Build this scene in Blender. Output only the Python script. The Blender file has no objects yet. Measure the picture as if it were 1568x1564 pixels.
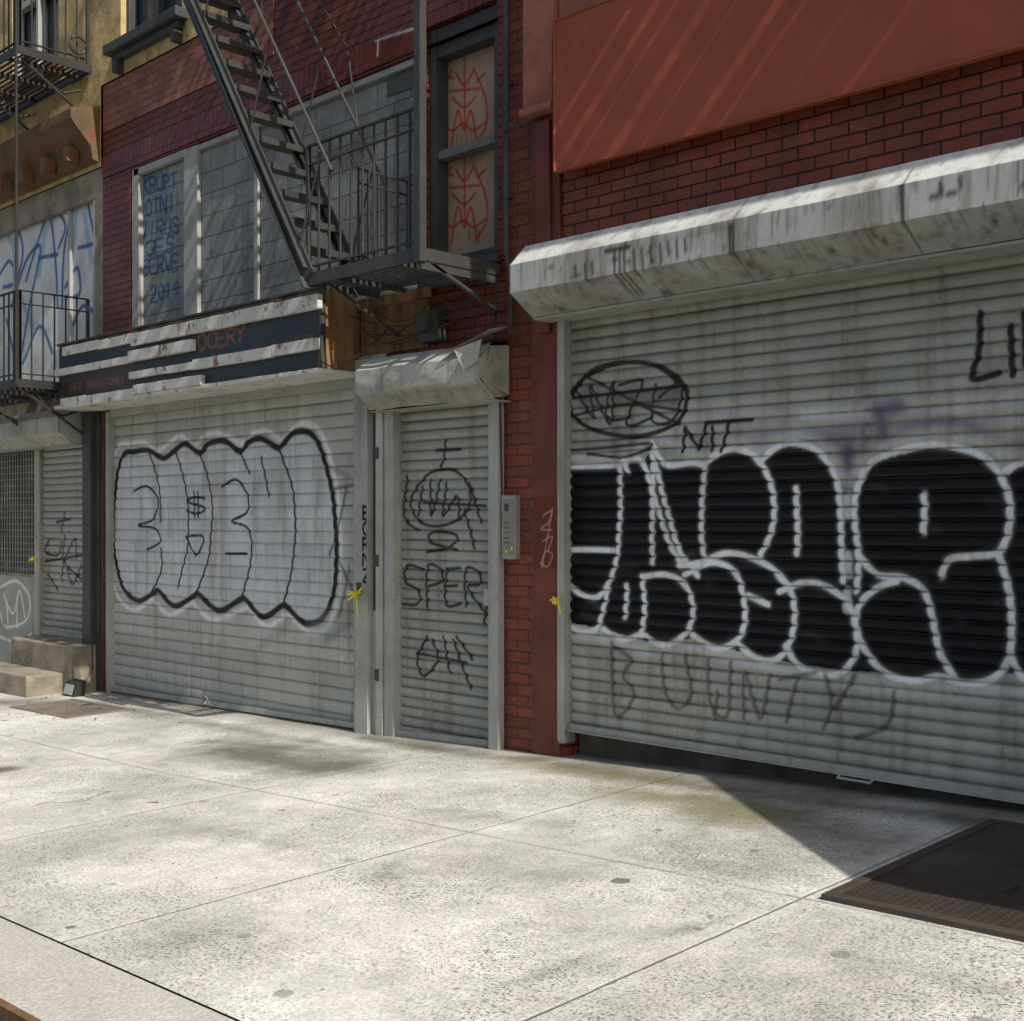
import bpy, math, random
import numpy as np
from mathutils import Vector
random.seed(7)

# ---------------------------------------------------------------- survey: facade plane <-> measurements
YAW = math.radians(44.4)
A, B = math.cos(YAW), math.sin(YAW)
F, D, H = 1875.0, 6.209, 1.6
def W(px, py, y=0.0):
    u = (px-784)/F; d = D+y
    X = d*(A*u-B)/(A+B*u)
    dep = -B*X+A*d
    return X, H+(800-py)*dep/F
GX = [-60, -30, -14.7, -12, -7.8, -5.7, -2.5, 0, 10, 60]
GZ = [-.75, -.45, -.24, -.18, -.09, 0, .13, .2, .38, .9]
def gz(x): return np.interp(x, GX, GZ)
def gzz(x, y): return float(gz(x)) + .015*y
def G(px, py):
    z = 0
    for _ in range(12):
        dep = F*(H-z)/(py-800); lat = (px-784)/F*dep
        X = A*lat-B*dep; Y = B*lat+A*dep-D
        z = gzz(X, Y)
    return X, Y

# ---------------------------------------------------------------- scene helpers
col = bpy.context.scene.collection
def empty(name):
    e = bpy.data.objects.new(name, None); col.objects.link(e); e.empty_display_size = .2; return e

class MB:
    def __init__(s): s.v = []; s.f = []; s.m = []
    def face(s, pts, mi=0):
        n = len(s.v); s.v += [tuple(p) for p in pts]; s.f.append(tuple(range(n, n+len(pts)))); s.m.append(mi)
    def hexa(s, c, mi=0):
        n = len(s.v); s.v += [tuple(p) for p in c]
        for q in ((0,3,2,1),(4,5,6,7),(0,1,5,4),(1,2,6,5),(2,3,7,6),(3,0,4,7)):
            s.f.append(tuple(n+i for i in q)); s.m.append(mi)
    def box(s, x0, x1, y0, y1, z0, z1, mi=0):
        s.hexa([(x0,y0,z0),(x1,y0,z0),(x1,y1,z0),(x0,y1,z0),(x0,y0,z1),(x1,y0,z1),(x1,y1,z1),(x0,y1,z1)], mi)
    def bar(s, p, q, w, h=None, mi=0, up=(0,0,1)):
        h = h or w; p = Vector(p); q = Vector(q); d = (q-p).normalized()
        u = Vector(up)
        if abs(d.dot(u)) > .98: u = Vector((0,1,0))
        a = d.cross(u).normalized()*w/2; b = a.cross(d).normalized()*h/2
        s.hexa([p-a-b,p+a-b,p+a+b,p-a+b,q-a-b,q+a-b,q+a+b,q-a+b], mi)
    def tube(s, pts, r, n=8, mi=0):
        rings = []
        for i, p in enumerate(pts):
            p = Vector(p); d = (Vector(pts[min(i+1,len(pts)-1)])-Vector(pts[max(i-1,0)])).normalized()
            u = Vector((0,0,1)) if abs(d.z) < .95 else Vector((0,1,0))
            a = d.cross(u).normalized(); b = a.cross(d)
            k = len(s.v)
            for j in range(n):
                t = 2*math.pi*j/n; s.v.append(tuple(p+a*r*math.cos(t)+b*r*math.sin(t)))
            rings.append(k)
        for k, l in zip(rings, rings[1:]):
            for j in range(n):
                s.f.append((k+j, k+(j+1)%n, l+(j+1)%n, l+j)); s.m.append(mi)
    def prism(s, prof, x0, x1, mi=0):
        n = len(s.v); k = len(prof)
        s.v += [(x0,y,z) for y,z in prof]+[(x1,y,z) for y,z in prof]
        for i in range(k):
            j = (i+1)%k; s.f.append((n+i,n+j,n+k+j,n+k+i)); s.m.append(mi)
        s.f.append(tuple(range(n,n+k))); s.m.append(mi)
        s.f.append(tuple(range(n+2*k-1,n+k-1,-1))); s.m.append(mi)
    def wall(s, x0, x1, z0, z1, holes=(), y=0, depth=.6, mi=0):
        xs = sorted({x0,x1,*[h[0] for h in holes],*[h[1] for h in holes]})
        zs = sorted({z0,z1,*[h[2] for h in holes],*[h[3] for h in holes]})
        for a,b in zip(xs,xs[1:]):
            for c,d in zip(zs,zs[1:]):
                mx,mz=(a+b)/2,(c+d)/2
                if any(h[0]<mx<h[1] and h[2]<mz<h[3] for h in holes): continue
                s.face([(a,y,c),(b,y,c),(b,y,d),(a,y,d)],mi)
        for h in holes:
            a,b,c,d=h; Y=y+depth
            s.face([(a,y,c),(a,Y,c),(a,Y,d),(a,y,d)],mi); s.face([(b,y,c),(b,Y,c),(b,Y,d),(b,y,d)],mi)
            s.face([(a,y,d),(b,y,d),(b,Y,d),(a,Y,d)],mi); s.face([(a,y,c),(b,y,c),(b,Y,c),(a,Y,c)],mi)
    def obj(s, name, mats, parent=None, bevel=0):
        me = bpy.data.meshes.new(name); me.from_pydata(s.v, [], s.f); 
        for m in (mats if isinstance(mats,(list,tuple)) else [mats]): me.materials.append(m)
        me.polygons.foreach_set("material_index", s.m); me.update()
        o = bpy.data.objects.new(name, me); col.objects.link(o)
        if parent: o.parent = parent
        if bevel:
            b = o.modifiers.new("bev","BEVEL"); b.width=bevel; b.segments=2; b.limit_method='ANGLE'
        return o

# ---------------------------------------------------------------- material helpers
class N:
    def __init__(s, name):
        s.m = bpy.data.materials.new(name); s.m.use_nodes = True; s.t = s.m.node_tree
        s.b = s.t.nodes["Principled BSDF"]; s.geo = s.t.nodes.new("ShaderNodeNewGeometry")
        s.pos = s.geo.outputs["Position"]
    def link(s,a,b): s.t.links.new(a,b)
    def node(s,typ,**k):
        n = s.t.nodes.new(typ)
        for a,v in k.items(): setattr(n,a,v)
        return n
    def put(s,sock,v):
        if isinstance(v,bpy.types.NodeSocket): s.link(v,sock)
        else: sock.default_value = v
    def mapping(s,scale,loc=(0,0,0)):
        m = s.node("ShaderNodeMapping"); s.link(s.pos,m.inputs[0]); m.inputs["Scale"].default_value=scale; m.inputs["Location"].default_value=loc
        return m.outputs[0]
    def noise(s,scale,detail=5,rough=.6,vec=None,dist=0):
        n = s.node("ShaderNodeTexNoise"); s.link(vec or s.pos,n.inputs["Vector"])
        n.inputs["Scale"].default_value=scale; n.inputs["Detail"].default_value=detail; n.inputs["Roughness"].default_value=rough; n.inputs["Distortion"].default_value=dist
        return n.outputs[0]
    def mr(s,v,a,b,c=0,d=1,smooth=False):
        n = s.node("ShaderNodeMapRange"); n.clamp=True
        if smooth: n.interpolation_type='SMOOTHSTEP'
        s.put(n.inputs[0],v)
        for i,x in enumerate((a,b,c,d)): n.inputs[1+i].default_value=x
        return n.outputs[0]
    def math(s,op,a,b=0,c=0):
        n = s.node("ShaderNodeMath",operation=op); s.put(n.inputs[0],a); s.put(n.inputs[1],b); s.put(n.inputs[2],c); return n.outputs[0]
    def mix(s,f,a,b,blend='MIX'):
        n = s.node("ShaderNodeMix",data_type='RGBA',blend_type=blend); s.put(n.inputs[0],f)
        s.put(n.inputs[6],(*a,1) if isinstance(a,tuple) else a); s.put(n.inputs[7],(*b,1) if isinstance(b,tuple) else b); return n.outputs[2]
    def scale(s,c,f):
        n = s.node("ShaderNodeVectorMath",operation='SCALE'); s.put(n.inputs[0],c); s.put(n.inputs[3],f); return n.outputs[0]
    def attr(s,name):
        n = s.node("ShaderNodeAttribute"); n.attribute_name=name; return n.outputs["Color"]
    def bump(s,h,strength=.3,dist=.01,prev=None):
        n = s.node("ShaderNodeBump"); s.link(h,n.inputs["Height"]); n.inputs["Strength"].default_value=strength; n.inputs["Distance"].default_value=dist
        if prev is not None: s.link(prev,n.inputs["Normal"])
        return n.outputs[0]
    def out(s,c,rough=.7,metal=0,normal=None,spec=.4):
        s.put(s.b.inputs["Base Color"],(*c,1) if isinstance(c,tuple) else c); s.put(s.b.inputs["Roughness"],rough); s.b.inputs["Metallic"].default_value=metal
        s.b.inputs["Specular IOR Level"].default_value=spec
        if normal is not None: s.link(normal,s.b.inputs["Normal"])
        return s.m

def surf(name,color=(.5,.5,.5),rough=.6,metal=0,var=.25,scale=3,grime=.4,gcol=(.06,.05,.04),gthr=.52,streak=False,rust=0,rthr=.6,bump=.15,bscale=30,attr=False,spec=.4,mult=False):
    n = N(name)
    c = n.attr("paint") if attr else n.node("ShaderNodeRGB").outputs[0]
    if not attr: c.default_value=(*color,1)
    c = n.scale(c, n.mr(n.noise(scale,6),.3,.7,1-var,1+var*.4))
    c = n.scale(c, n.mr(n.noise(scale*14,3),.3,.7,1-var*.35,1+var*.2))
    if grime:
        v = n.mapping((9,9,.8)) if streak else n.mapping((1,1,1),(3,5,1))
        c = n.mix(n.math('MULTIPLY',n.mr(n.noise(1.2 if streak else 2.2,6,.65,v),gthr,gthr+.2),grime),c,gcol,'MULTIPLY' if mult else 'MIX')
    if rust:
        c = n.mix(n.math('MULTIPLY',n.mr(n.noise(7,8,.75,n.mapping((1,1,.7),(9,2,4))),rthr,rthr+.05),rust),c,(.17,.065,.025))
    return n.out(c,rough,metal,n.bump(n.noise(bscale,4),bump,.01) if bump>.05 else None,spec)

def brick(name,c1,c2,mortar,w=.21,h=.074,ms=.006,bump=.8,grime=.5,offset=.5,attr=False,gcol=(.03,.02,.018),glaze=.6,chip=0):
    n = N(name)
    sp = n.node("ShaderNodeSeparateXYZ"); n.link(n.pos,sp.inputs[0])
    xx = n.math('ADD',sp.outputs[0],sp.outputs[1])
    cb = n.node("ShaderNodeCombineXYZ"); n.link(xx,cb.inputs[0]); n.link(sp.outputs[2],cb.inputs[1])
    wob = n.node("ShaderNodeVectorMath",operation='ADD'); n.link(cb.outputs[0],wob.inputs[0])
    nn = n.node("ShaderNodeTexNoise"); nn.inputs["Scale"].default_value=7; n.link(n.pos,nn.inputs["Vector"])
    sc = n.scale(nn.outputs["Color"],.010); n.link(sc,wob.inputs[1])
    b = n.node("ShaderNodeTexBrick"); b.offset=offset; n.link(wob.outputs[0],b.inputs["Vector"])
    b.inputs["Scale"].default_value=1; b.inputs["Brick Width"].default_value=w; b.inputs["Row Height"].default_value=h
    b.inputs["Mortar Size"].default_value=ms; b.inputs["Mortar Smooth"].default_value=.35; b.inputs["Bias"].default_value=0
    if attr:
        b.inputs["Color1"].default_value=(1,1,1,1); b.inputs["Color2"].default_value=(.86,.86,.86,1); b.inputs["Mortar"].default_value=(*mortar,1)
        mm = n.node("ShaderNodeVectorMath",operation='MULTIPLY'); n.link(n.attr("paint"),mm.inputs[0]); n.link(b.outputs[0],mm.inputs[1]); c = mm.outputs[0]
    else:
        b.inputs["Color1"].default_value=(*c1,1); b.inputs["Color2"].default_value=(*c2,1); b.inputs["Mortar"].default_value=(*mortar,1); c=b.outputs[0]
    c = n.scale(c,n.mr(n.noise(2.5,6),.3,.7,.66,1.22)); c = n.scale(c,n.mr(n.noise(40,3),.3,.7,.8,1.12))
    if chip: c = n.mix(n.math('MULTIPLY',n.mr(n.noise(11,6,.7,n.mapping((1,1,1),(2,7,3))),.63,.67),chip),c,(.30,.22,.18))
    c = n.mix(n.math('MULTIPLY',n.mr(n.noise(1.1,6,.65,n.mapping((3,3,1.1))),.5,.75),grime),c,gcol)
    inv = n.math('SUBTRACT',1.0,b.outputs["Fac"])
    hh = n.math('ADD',inv,n.math('MULTIPLY',n.noise(35,4),.25))
    return n.out(c,glaze,0,n.bump(hh,bump,.012),.3)

# ---------------------------------------------------------------- painting canvas (vertex paint on real, dense meshes)
def smooth_pts(p,closed=False,k=7):
    p=[np.array(q,float) for q in p]
    if len(p)<3: return p
    n=len(p); out=[]
    rngi = range(n) if closed else range(n-1)
    for i in rngi:
        if closed: a,b,c,d=p[(i-1)%n],p[i],p[(i+1)%n],p[(i+2)%n]
        else: a,b,c,d=p[max(i-1,0)],p[i],p[i+1],p[min(i+2,n-1)]
        for j in range(k):
            t=j/k; out.append(.5*((2*b)+(-a+c)*t+(2*a-5*b+4*c-d)*t*t+(-a+3*b-3*c+d)*t**3))
    out.append(p[0] if closed else p[-1]); return out

class Cv:
    def __init__(s,xs,zs,base,y=0,groove=None,px=True):
        s.xs=np.array(xs);s.zs=np.array(zs);s.y=y;s.px=px
        s.rgb=np.tile(np.array(base,float),(len(zs),len(xs),1)); s.gr=groove
        if groove is not None: s.rgb*=np.clip(groove,.6,1)[:,None,None]  # slat grooves darkened in the base colour: dirt plus painted-in shade
    def cvt(s,pts): 
        return [np.array(W(p[0],p[1],s.y)) for p in pts] if s.px else [np.array(p,float) for p in pts]
    def apply(s,m,col):
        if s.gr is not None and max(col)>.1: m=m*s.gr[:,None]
        s.rgb=s.rgb*(1-m[...,None])+np.array(col)*m[...,None]
    def stroke(s,pts,w,col,op=1,soft=.008,smooth=True,closed=False):
        p=smooth_pts(pts,closed) if smooth else [np.array(q,float) for q in pts]
        p=s.cvt(p); dm=np.full(s.rgb.shape[:2],9.); r=w/2+soft
        if len(p)==1: p=p*2
        for a,b in zip(p,p[1:]):
            i0,i1=np.searchsorted(s.xs,[min(a[0],b[0])-r,max(a[0],b[0])+r]); j0,j1=np.searchsorted(s.zs,[min(a[1],b[1])-r,max(a[1],b[1])+r])
            if i1<=i0 or j1<=j0: continue
            X=s.xs[None,i0:i1]-a[0]; Z=s.zs[j0:j1,None]-a[1]; d=b-a; L=d@d+1e-12
            t=np.clip((X*d[0]+Z*d[1])/L,0,1); q=np.hypot(X-t*d[0],Z-t*d[1])
            dm[j0:j1,i0:i1]=np.minimum(dm[j0:j1,i0:i1],q)
        m=np.clip((r-dm)/(soft*2),0,1); m=m*m*(3-2*m)*op; s.apply(m,col)
    def tag(s,qs,w=.024,c=(.012,.012,.013),op=.96,soft=.006,smooth=True):
        for q in qs: s.stroke(q,w,c,op,soft,smooth)
    def fill(s,pts,col,op=1,smooth=True):
        q=smooth_pts(pts,True,5) if smooth else [np.array(k,float) for k in pts]
        p=s.cvt(q); X=s.xs[None,:];Z=s.zs[:,None]; ins=np.zeros(s.rgb.shape[:2],bool)
        for a,b in zip(p,p[1:]+p[:1]):
            if a[1]==b[1]: continue
            c=((a[1]>Z)!=(b[1]>Z))&(X<(b[0]-a[0])*(Z-a[1])/(b[1]-a[1])+a[0]); ins^=c
        s.apply(ins*float(op),col)
    def text(s,t,x0,y0,x1,y1,h,w,col,op=1,slant=0,jit=.05):
        n=len(t)
        for i,ch in enumerate(t):
            for st in FONT.get(ch,[]):
                pts=[]
                for (a,b) in st:
                    a+=random.uniform(-jit,jit); b+=random.uniform(-jit,jit)
                    k=(i+.1+.78*a)/n; pts.append((x0+(x1-x0)*k+slant*b*h, y0+(y1-y0)*k-b*h))
                s.stroke(pts,w,col,op,.005,smooth=len(pts)>3)
FONT={'A':[[(0,0),(.5,1),(1,0)],[(.2,.4),(.8,.4)]],'B':[[(0,0),(0,1)],[(0,1),(.7,.95),(.8,.75),(.6,.55),(0,.5)],[(0,.5),(.8,.45),(.95,.25),(.7,.02),(0,0)]],
'C':[[(1,.85),(.5,1),(.05,.7),(.05,.3),(.5,0),(1,.15)]],'D':[[(0,0),(0,1),(.7,.85),(1,.5),(.7,.1),(0,0)]],'E':[[(1,1),(0,1),(0,0),(1,0)],[(0,.5),(.8,.5)]],
'G':[[(1,.85),(.5,1),(.05,.7),(.05,.3),(.5,0),(1,.2),(1,.45),(.6,.45)]],'H':[[(0,0),(0,1)],[(1,0),(1,1)],[(0,.5),(1,.5)]],'I':[[(.5,0),(.5,1)]],'K':[[(0,0),(0,1)],[(1,1),(0,.5),(1,0)]],
'L':[[(0,1),(0,0),(1,0)]],'N':[[(0,0),(0,1),(1,0),(1,1)]],'O':[[(.5,1),(.05,.8),(0,.4),(.4,0),(.9,.15),(1,.6),(.8,.95),(.5,1)]],'P':[[(0,0),(0,1)],[(0,1),(.8,.95),(.95,.7),(.7,.5),(0,.45)]],
'R':[[(0,0),(0,1)],[(0,1),(.8,.95),(.95,.7),(.7,.5),(0,.45)],[(.4,.47),(1,0)]],'S':[[(.95,.85),(.5,1),(.05,.8),(.2,.55),(.8,.45),(.95,.2),(.5,0),(0,.12)]],'T':[[(0,1),(1,1)],[(.5,1),(.5,0)]],
'U':[[(0,1),(0,.3),(.4,0),(.9,.2),(1,1)]],'V':[[(0,1),(.5,0),(1,1)]],'W':[[(0,1),(.25,0),(.5,.7),(.75,0),(1,1)]],'X':[[(0,0),(1,1)],[(0,1),(1,0)]],'Y':[[(0,1),(.5,.5),(1,1)],[(.5,.5),(.4,0)]],
'Z':[[(0,1),(1,1),(0,0),(1,0)]],
'2':[[(0,.8),(.4,1),(.9,.8),(.7,.45),(0,0),(1,0)]],'0':[[(.5,1),(.05,.8),(0,.4),(.4,0),(.9,.15),(1,.6),(.8,.95),(.5,1)]],'1':[[(.2,.8),(.5,1),(.5,0)]],'9':[[(.9,.7),(.5,.45),(.1,.7),(.5,1),(.9,.8),(.85,.3),(.5,0)]],
'$':[[(.95,.8),(.5,.9),(.05,.75),(.2,.55),(.8,.45),(.95,.25),(.5,.1),(0,.2)],[(.4,1.1),(.4,-.1)],[(.6,1.1),(.6,-.1)]]}

def grid_obj(name,cv,yf,mat,parent,attr="paint",shade=True,zf=None):
    nx,nz=len(cv.xs),len(cv.zs); X,Z=np.meshgrid(cv.xs,cv.zs); Y=yf(X,Z)
    if zf is not None: Z=zf(X,Z)
    co=np.stack([X,Y,Z],-1).reshape(-1,3)
    me=bpy.data.meshes.new(name); me.vertices.add(nx*nz); me.vertices.foreach_set("co",co.ravel())
    i=np.arange(nx-1)[None,:]+np.arange(nz-1)[:,None]*nx
    f=np.stack([i,i+1,i+1+nx,i+nx],-1).reshape(-1,4); k=len(f)
    me.loops.add(k*4); me.loops.foreach_set("vertex_index",f.ravel()); me.polygons.add(k)
    me.polygons.foreach_set("loop_start",np.arange(0,k*4,4)); me.polygons.foreach_set("loop_total",np.full(k,4))
    me.update(calc_edges=True)
    me.polygons.foreach_set("use_smooth",np.full(k,shade))
    a=me.color_attributes.new(attr,'FLOAT_COLOR','POINT')
    c=np.concatenate([cv.rgb.reshape(-1,3),np.ones((nx*nz,1))],1); a.data.foreach_set("color",c.ravel())
    me.materials.append(mat); me.validate()
    o=bpy.data.objects.new(name,me); col.objects.link(o); o.parent=parent; return o

def slat_zs(z0,z1,p):
    fr=np.array([0,.05,.1,.14,.20,.28,.38,.50,.64,.78,.88,.95]); k=int(math.ceil((z1-z0)/p))
    z=(z0+p*(np.arange(k)[:,None]+fr[None,:])).ravel(); return z[z<=z1]
def slat_y(p,z0,amp,y0,g=.010):
    def f(X,Z):
        t=((Z-z0)/p)%1.0; q=np.clip((t-.12)/.88,0,1)
        wob=.003*np.sin(X*2.1+np.floor((Z-z0)/p+1e-6)*1.7)
        return y0+g-(amp+g*.6)*np.power(np.clip(np.sin(np.pi*q),0,1),.5)*(t>.12)+wob
    return f
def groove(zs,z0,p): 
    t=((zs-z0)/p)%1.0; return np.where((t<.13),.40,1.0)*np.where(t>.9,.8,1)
def wn(X,s,seed=0):
    return (np.sin(X*s+seed)+.5*np.sin(X*s*2.3+seed*2.1)+.3*np.sin(X*s*5.1+seed*3.7))/1.8

# ---------------------------------------------------------------- materials
M={}
M['redbrick']=brick("red_painted_brick",(.28,.068,.036),(.21,.048,.027),(.035,.010,.007),w=.215,h=.077,ms=.006,glaze=.45,grime=.4,chip=.12,bump=1)
M['pierbrick']=brick("worn_red_brick",(.24,.062,.036),(.17,.045,.027),(.10,.045,.03),w=.215,h=.077,ms=.007,glaze=.5,grime=.5,chip=.5,bump=1)
M['dkbrick']=brick("dark_red_brick",(.20,.045,.031),(.135,.032,.024),(.03,.012,.009),w=.215,h=.074,grime=.5,glaze=.45,bump=1,chip=.2)
M['dullbrick']=brick("weathered_brick",(.34,.13,.095),(.24,.09,.065),(.15,.10,.075),w=.215,h=.074,grime=.5,chip=.3)
M['soldier']=brick("soldier_brick",(.19,.036,.03),(.12,.027,.023),(.025,.010,.009),w=.075,h=.23,offset=0,grime=.5,glaze=.35)
M['block']=brick("painted_block",0,0,(.42,.42,.42),w=.41,h=.205,ms=.007,attr=True,grime=.35,gcol=(.08,.08,.07),bump=.6)
M['salmon']=surf("salmon_stucco",(.36,.135,.085),.8,var=.3,grime=.55,gcol=(.12,.035,.025),bump=.4,bscale=25)
M['redcol']=surf("oxblood_paint",(.16,.040,.025),.5,var=.35,grime=.45,gcol=(.05,.02,.015),streak=True,rust=.2,rthr=.66,bump=.25)
M['panel']=surf("red_sign_paint",(.33,.082,.042),.6,var=.14,scale=.9,grime=.35,gcol=(.16,.04,.025),bump=.06,bscale=3,spec=.25)
M['yellow']=surf("yellow_stucco",(.62,.46,.20),.85,var=.35,grime=.75,gcol=(.12,.10,.06),gthr=.47,bump=.5,bscale=18)
M['cornice']=surf("rusty_cornice",(.16,.10,.05),.75,var=.45,grime=.8,gcol=(.05,.03,.02),rust=.9,rthr=.5,bump=.4)
M['shut']=surf("galvanised_slats",attr=True,rough=.48,metal=0,var=.18,scale=1.3,grime=.6,gcol=(.45,.40,.31),gthr=.48,streak=True,rust=.35,rthr=.685,bump=0,spec=.25,mult=True)
M['house']=surf("shutter_box_paint",attr=True,rough=.5,var=.2,scale=2,grime=.7,gcol=(.35,.32,.27),gthr=.49,streak=True,rust=.7,rthr=.68,bump=.06,bscale=6,mult=True,spec=.3)
M['steel']=surf("grey_painted_steel",(.37,.38,.345),.5,var=.2,grime=.55,gcol=(.13,.12,.10),streak=True,rust=.7,rthr=.63,spec=.3)
M['white']=surf("chipped_white_trim",(.64,.63,.57),.5,var=.2,grime=.35,gcol=(.25,.2,.15),rust=.95,rthr=.56)
M['iron']=surf("black_iron",(.028,.027,.026),.5,var=.35,grime=.3,gcol=(.10,.05,.03),rust=.5,rthr=.68,bump=.2)
M['greyiron']=surf("grey_iron",(.055,.055,.052),.5,var=.35,grime=.3,rust=.6,rthr=.66,bump=.2,spec=.35)
M['darkgrey']=surf("dark_frame_paint",(.055,.058,.055),.55,var=.3,grime=.3)
M['navy']=surf("navy_sign_face",attr=True,rough=.4,var=.25,grime=.4,gcol=(.06,.04,.03),rust=.4,rthr=.66)
M['ply']=surf("weathered_plywood",(.26,.145,.06),.8,var=.45,grime=.75,gcol=(.05,.03,.02),gthr=.45,streak=True,bump=.3)
M['flat']=surf("painted_board",attr=True,rough=.7,var=.22,grime=.6,gcol=(.5,.45,.38),bump=.1,mult=True,spec=.2)
M['dark']=surf("dark_interior",(.012,.012,.012),.9,grime=0)
M['stone']=surf("worn_stone",(.32,.28,.21),.9,var=.4,scale=4,grime=.7,gcol=(.10,.085,.06),gthr=.45,bump=.6)
M['sill']=surf("dirty_concrete",(.10,.09,.075),.9,var=.4,scale=6,grime=.7,gcol=(.03,.03,.03),bump=.6)
M['tape']=surf("yellow_tape",(.75,.62,.04),.4,grime=0,var=.1)
M['awn']=surf("added_awning_canvas",(.10,.13,.10),.8)
M['glass']=surf("dim_glass",(.05,.06,.065),.12,grime=.2)
M['alu']=surf("brushed_steel",(.36,.36,.33),.4,metal=.3,var=.3,grime=.5,rust=.5)

# ================================================================= GROUND
def ground_mesh(name,xs,ys,off,mat):
    mb=MB()
    for a,b in zip(xs,xs[1:]):
        for c0,d in zip(ys,ys[1:]):
            mb.face([(x,y,gzz(x,max(y,-12) if y<0 else 0)+off) for x,y in ((a,c0),(b,c0),(b,d),(a,d))])
    return mb.obj(name,mat)
n=N("earth"); mearth=n.out(n.mix(n.noise(2),(.10,.09,.08),(.16,.15,.13)),.95)
n=N("asphalt"); masph=n.out(n.mix(n.noise(80,4),(.035,.035,.036),(.075,.074,.072)),.85,0,n.bump(n.noise(120,3),.5,.01))
gx=[-400,-200,-60,-30,-14.7,-12,-7.8,-5.7,-2.5,0,10,60,200,400]
ground_mesh("ground",gx,[-400,-100,-30,-12,-4.5,2,30,100,400],-.24,mearth)
ground_mesh("road",gx[2:-2],[-16,-12,-4.50],-.17,masph)

xs=np.concatenate([np.arange(-60,-15.5,.5),np.arange(-15.5,1,.04),np.arange(1,60.1,1.)]); ys=np.arange(-4.06,.7,.04)
cv=Cv(xs,ys,(0,0,0),px=False)
def add(pts,w,ch,op,soft):
    old=cv.rgb.copy(); c=[0,0,0]; c[ch]=1
    cv.rgb=np.zeros_like(old); cv.stroke([G(*p) for p in pts],w,c,op,soft); cv.rgb=np.maximum(old,cv.rgb)
add([(350,1150),(430,1165),(500,1175)],.55,0,1,.45)
add([(330,1135),(480,1150)],.25,0,.9,.4)
add([(290,1105),(380,1120),(560,1150)],.12,0,.8,.35)
add([(860,1172),(1000,1195),(1180,1218),(1500,1258)],.3,0,.85,.3)
add([(1080,1225),(1200,1250),(1330,1290)],.5,0,.7,.5)
add([(960,1210),(1080,1232),(1160,1250)],.35,1,1,.4)
add([(800,1168),(900,1183),(1000,1195)],.25,1,.9,.4)
add([(0,1075),(120,1078),(250,1095)],.3,0,.85,.45)
add([(560,1130),(700,1152),(840,1165)],.12,0,1,.25)
add([(600,1345),(590,1330)],.1,0,.75,.25)
add([(1000,1290),(1100,1330)],.15,0,.6,.5)
add([(-10,1180),(10,1178)],.2,0,1,.15)
add([(700,1240),(850,1265)],.2,0,.6,.5)
add([(200,1250),(420,1290)],.2,0,.5,.5)
add([(1330,1480),(1500,1500)],.15,0,.55,.35)
add([(100,1480),(300,1420)],.15,0,.5,.4)
add([(800,1420),(900,1430)],.1,0,.5,.4)
add([(0,1440),(120,1510),(260,1600)],.1,0,.7,.2)
add([(650,1560),(950,1450),(1200,1385)],.02,0,.65,.12)
n=N("sidewalk_concrete")
st=n.node("ShaderNodeSeparateColor"); n.link(n.attr("paint"),st.inputs[0])
c=n.mix(n.mr(n.noise(.8,8,.62),.36,.64),(.46,.45,.40),(.76,.75,.685))
c=n.scale(c,n.mr(n.noise(6,6,.7),.32,.68,.80,1.08)); c=n.scale(c,n.mr(n.noise(55,3,.7),.3,.7,.76,1.14))
msk=n.mr(n.noise(.9,5,.6,n.mapping((1,1,1),(4,8,0))),.38,.56,.2,1)
sp=n.math('MULTIPLY',n.mr(n.noise(80,2,.6),.555,.60),msk)
c=n.mix(n.math('MULTIPLY',sp,.8),c,(.12,.11,.095))
sp2=n.math('MULTIPLY',n.mr(n.noise(34,3,.6,n.mapping((1,1,1),(7,3,2))),.60,.65),msk); c=n.mix(n.math('MULTIPLY',sp2,.5),c,(.17,.16,.14))
vo=n.node("ShaderNodeTexVoronoi"); vo.inputs["Scale"].default_value=3.3; n.link(n.pos,vo.inputs["Vector"])
sc=n.node("ShaderNodeSeparateColor"); n.link(vo.outputs["Color"],sc.inputs[0])
thr=n.mr(sc.outputs[0],.2,1,.01,.15)
dd=n.math('ADD',vo.outputs["Distance"],n.math('MULTIPLY',n.math('SUBTRACT',n.noise(30,2),.5),.10))
gum=n.mr(n.math('SUBTRACT',thr,dd),-.004,.010); c=n.mix(n.math('MULTIPLY',gum,n.mr(sc.outputs[1],0,1,.35,.8)),c,(.10,.095,.08))
vo=n.node("ShaderNodeTexVoronoi"); vo.inputs["Scale"].default_value=7.3; n.link(n.pos,vo.inputs["Vector"])
sc=n.node("ShaderNodeSeparateColor"); n.link(vo.outputs["Color"],sc.inputs[0])
gum=n.mr(n.math('SUBTRACT',n.mr(sc.outputs[1],.4,1,0,.14),vo.outputs["Distance"]),0,.02); c=n.mix(n.math('MULTIPLY',gum,.55),c,(.15,.14,.12))
sx=n.node("ShaderNodeSeparateXYZ"); n.link(n.pos,sx.inputs[0])
wob=n.math('MULTIPLY',n.math('SUBTRACT',n.noise(6,4),.5),.016)
dx=n.math('PINGPONG',n.math('ADD',n.math('ADD',sx.outputs[0],2.60),wob),.965)
dy=n.math('ABSOLUTE',n.math('ADD',n.math('ADD',sx.outputs[1],1.90),wob))
dj=n.math('MINIMUM',dx,dy)
c=n.mix(n.mr(dj,.085,.075,0,.22),c,(.64,.63,.57))
jm=n.mr(dj,.011,.004); c=n.mix(n.math('MULTIPLY',jm,n.mr(n.noise(2.2,4),.38,.6,.12,.7)),c,(.19,.18,.15))
vc=n.node("ShaderNodeTexVoronoi",feature='DISTANCE_TO_EDGE'); vc.inputs["Scale"].default_value=.42
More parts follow.
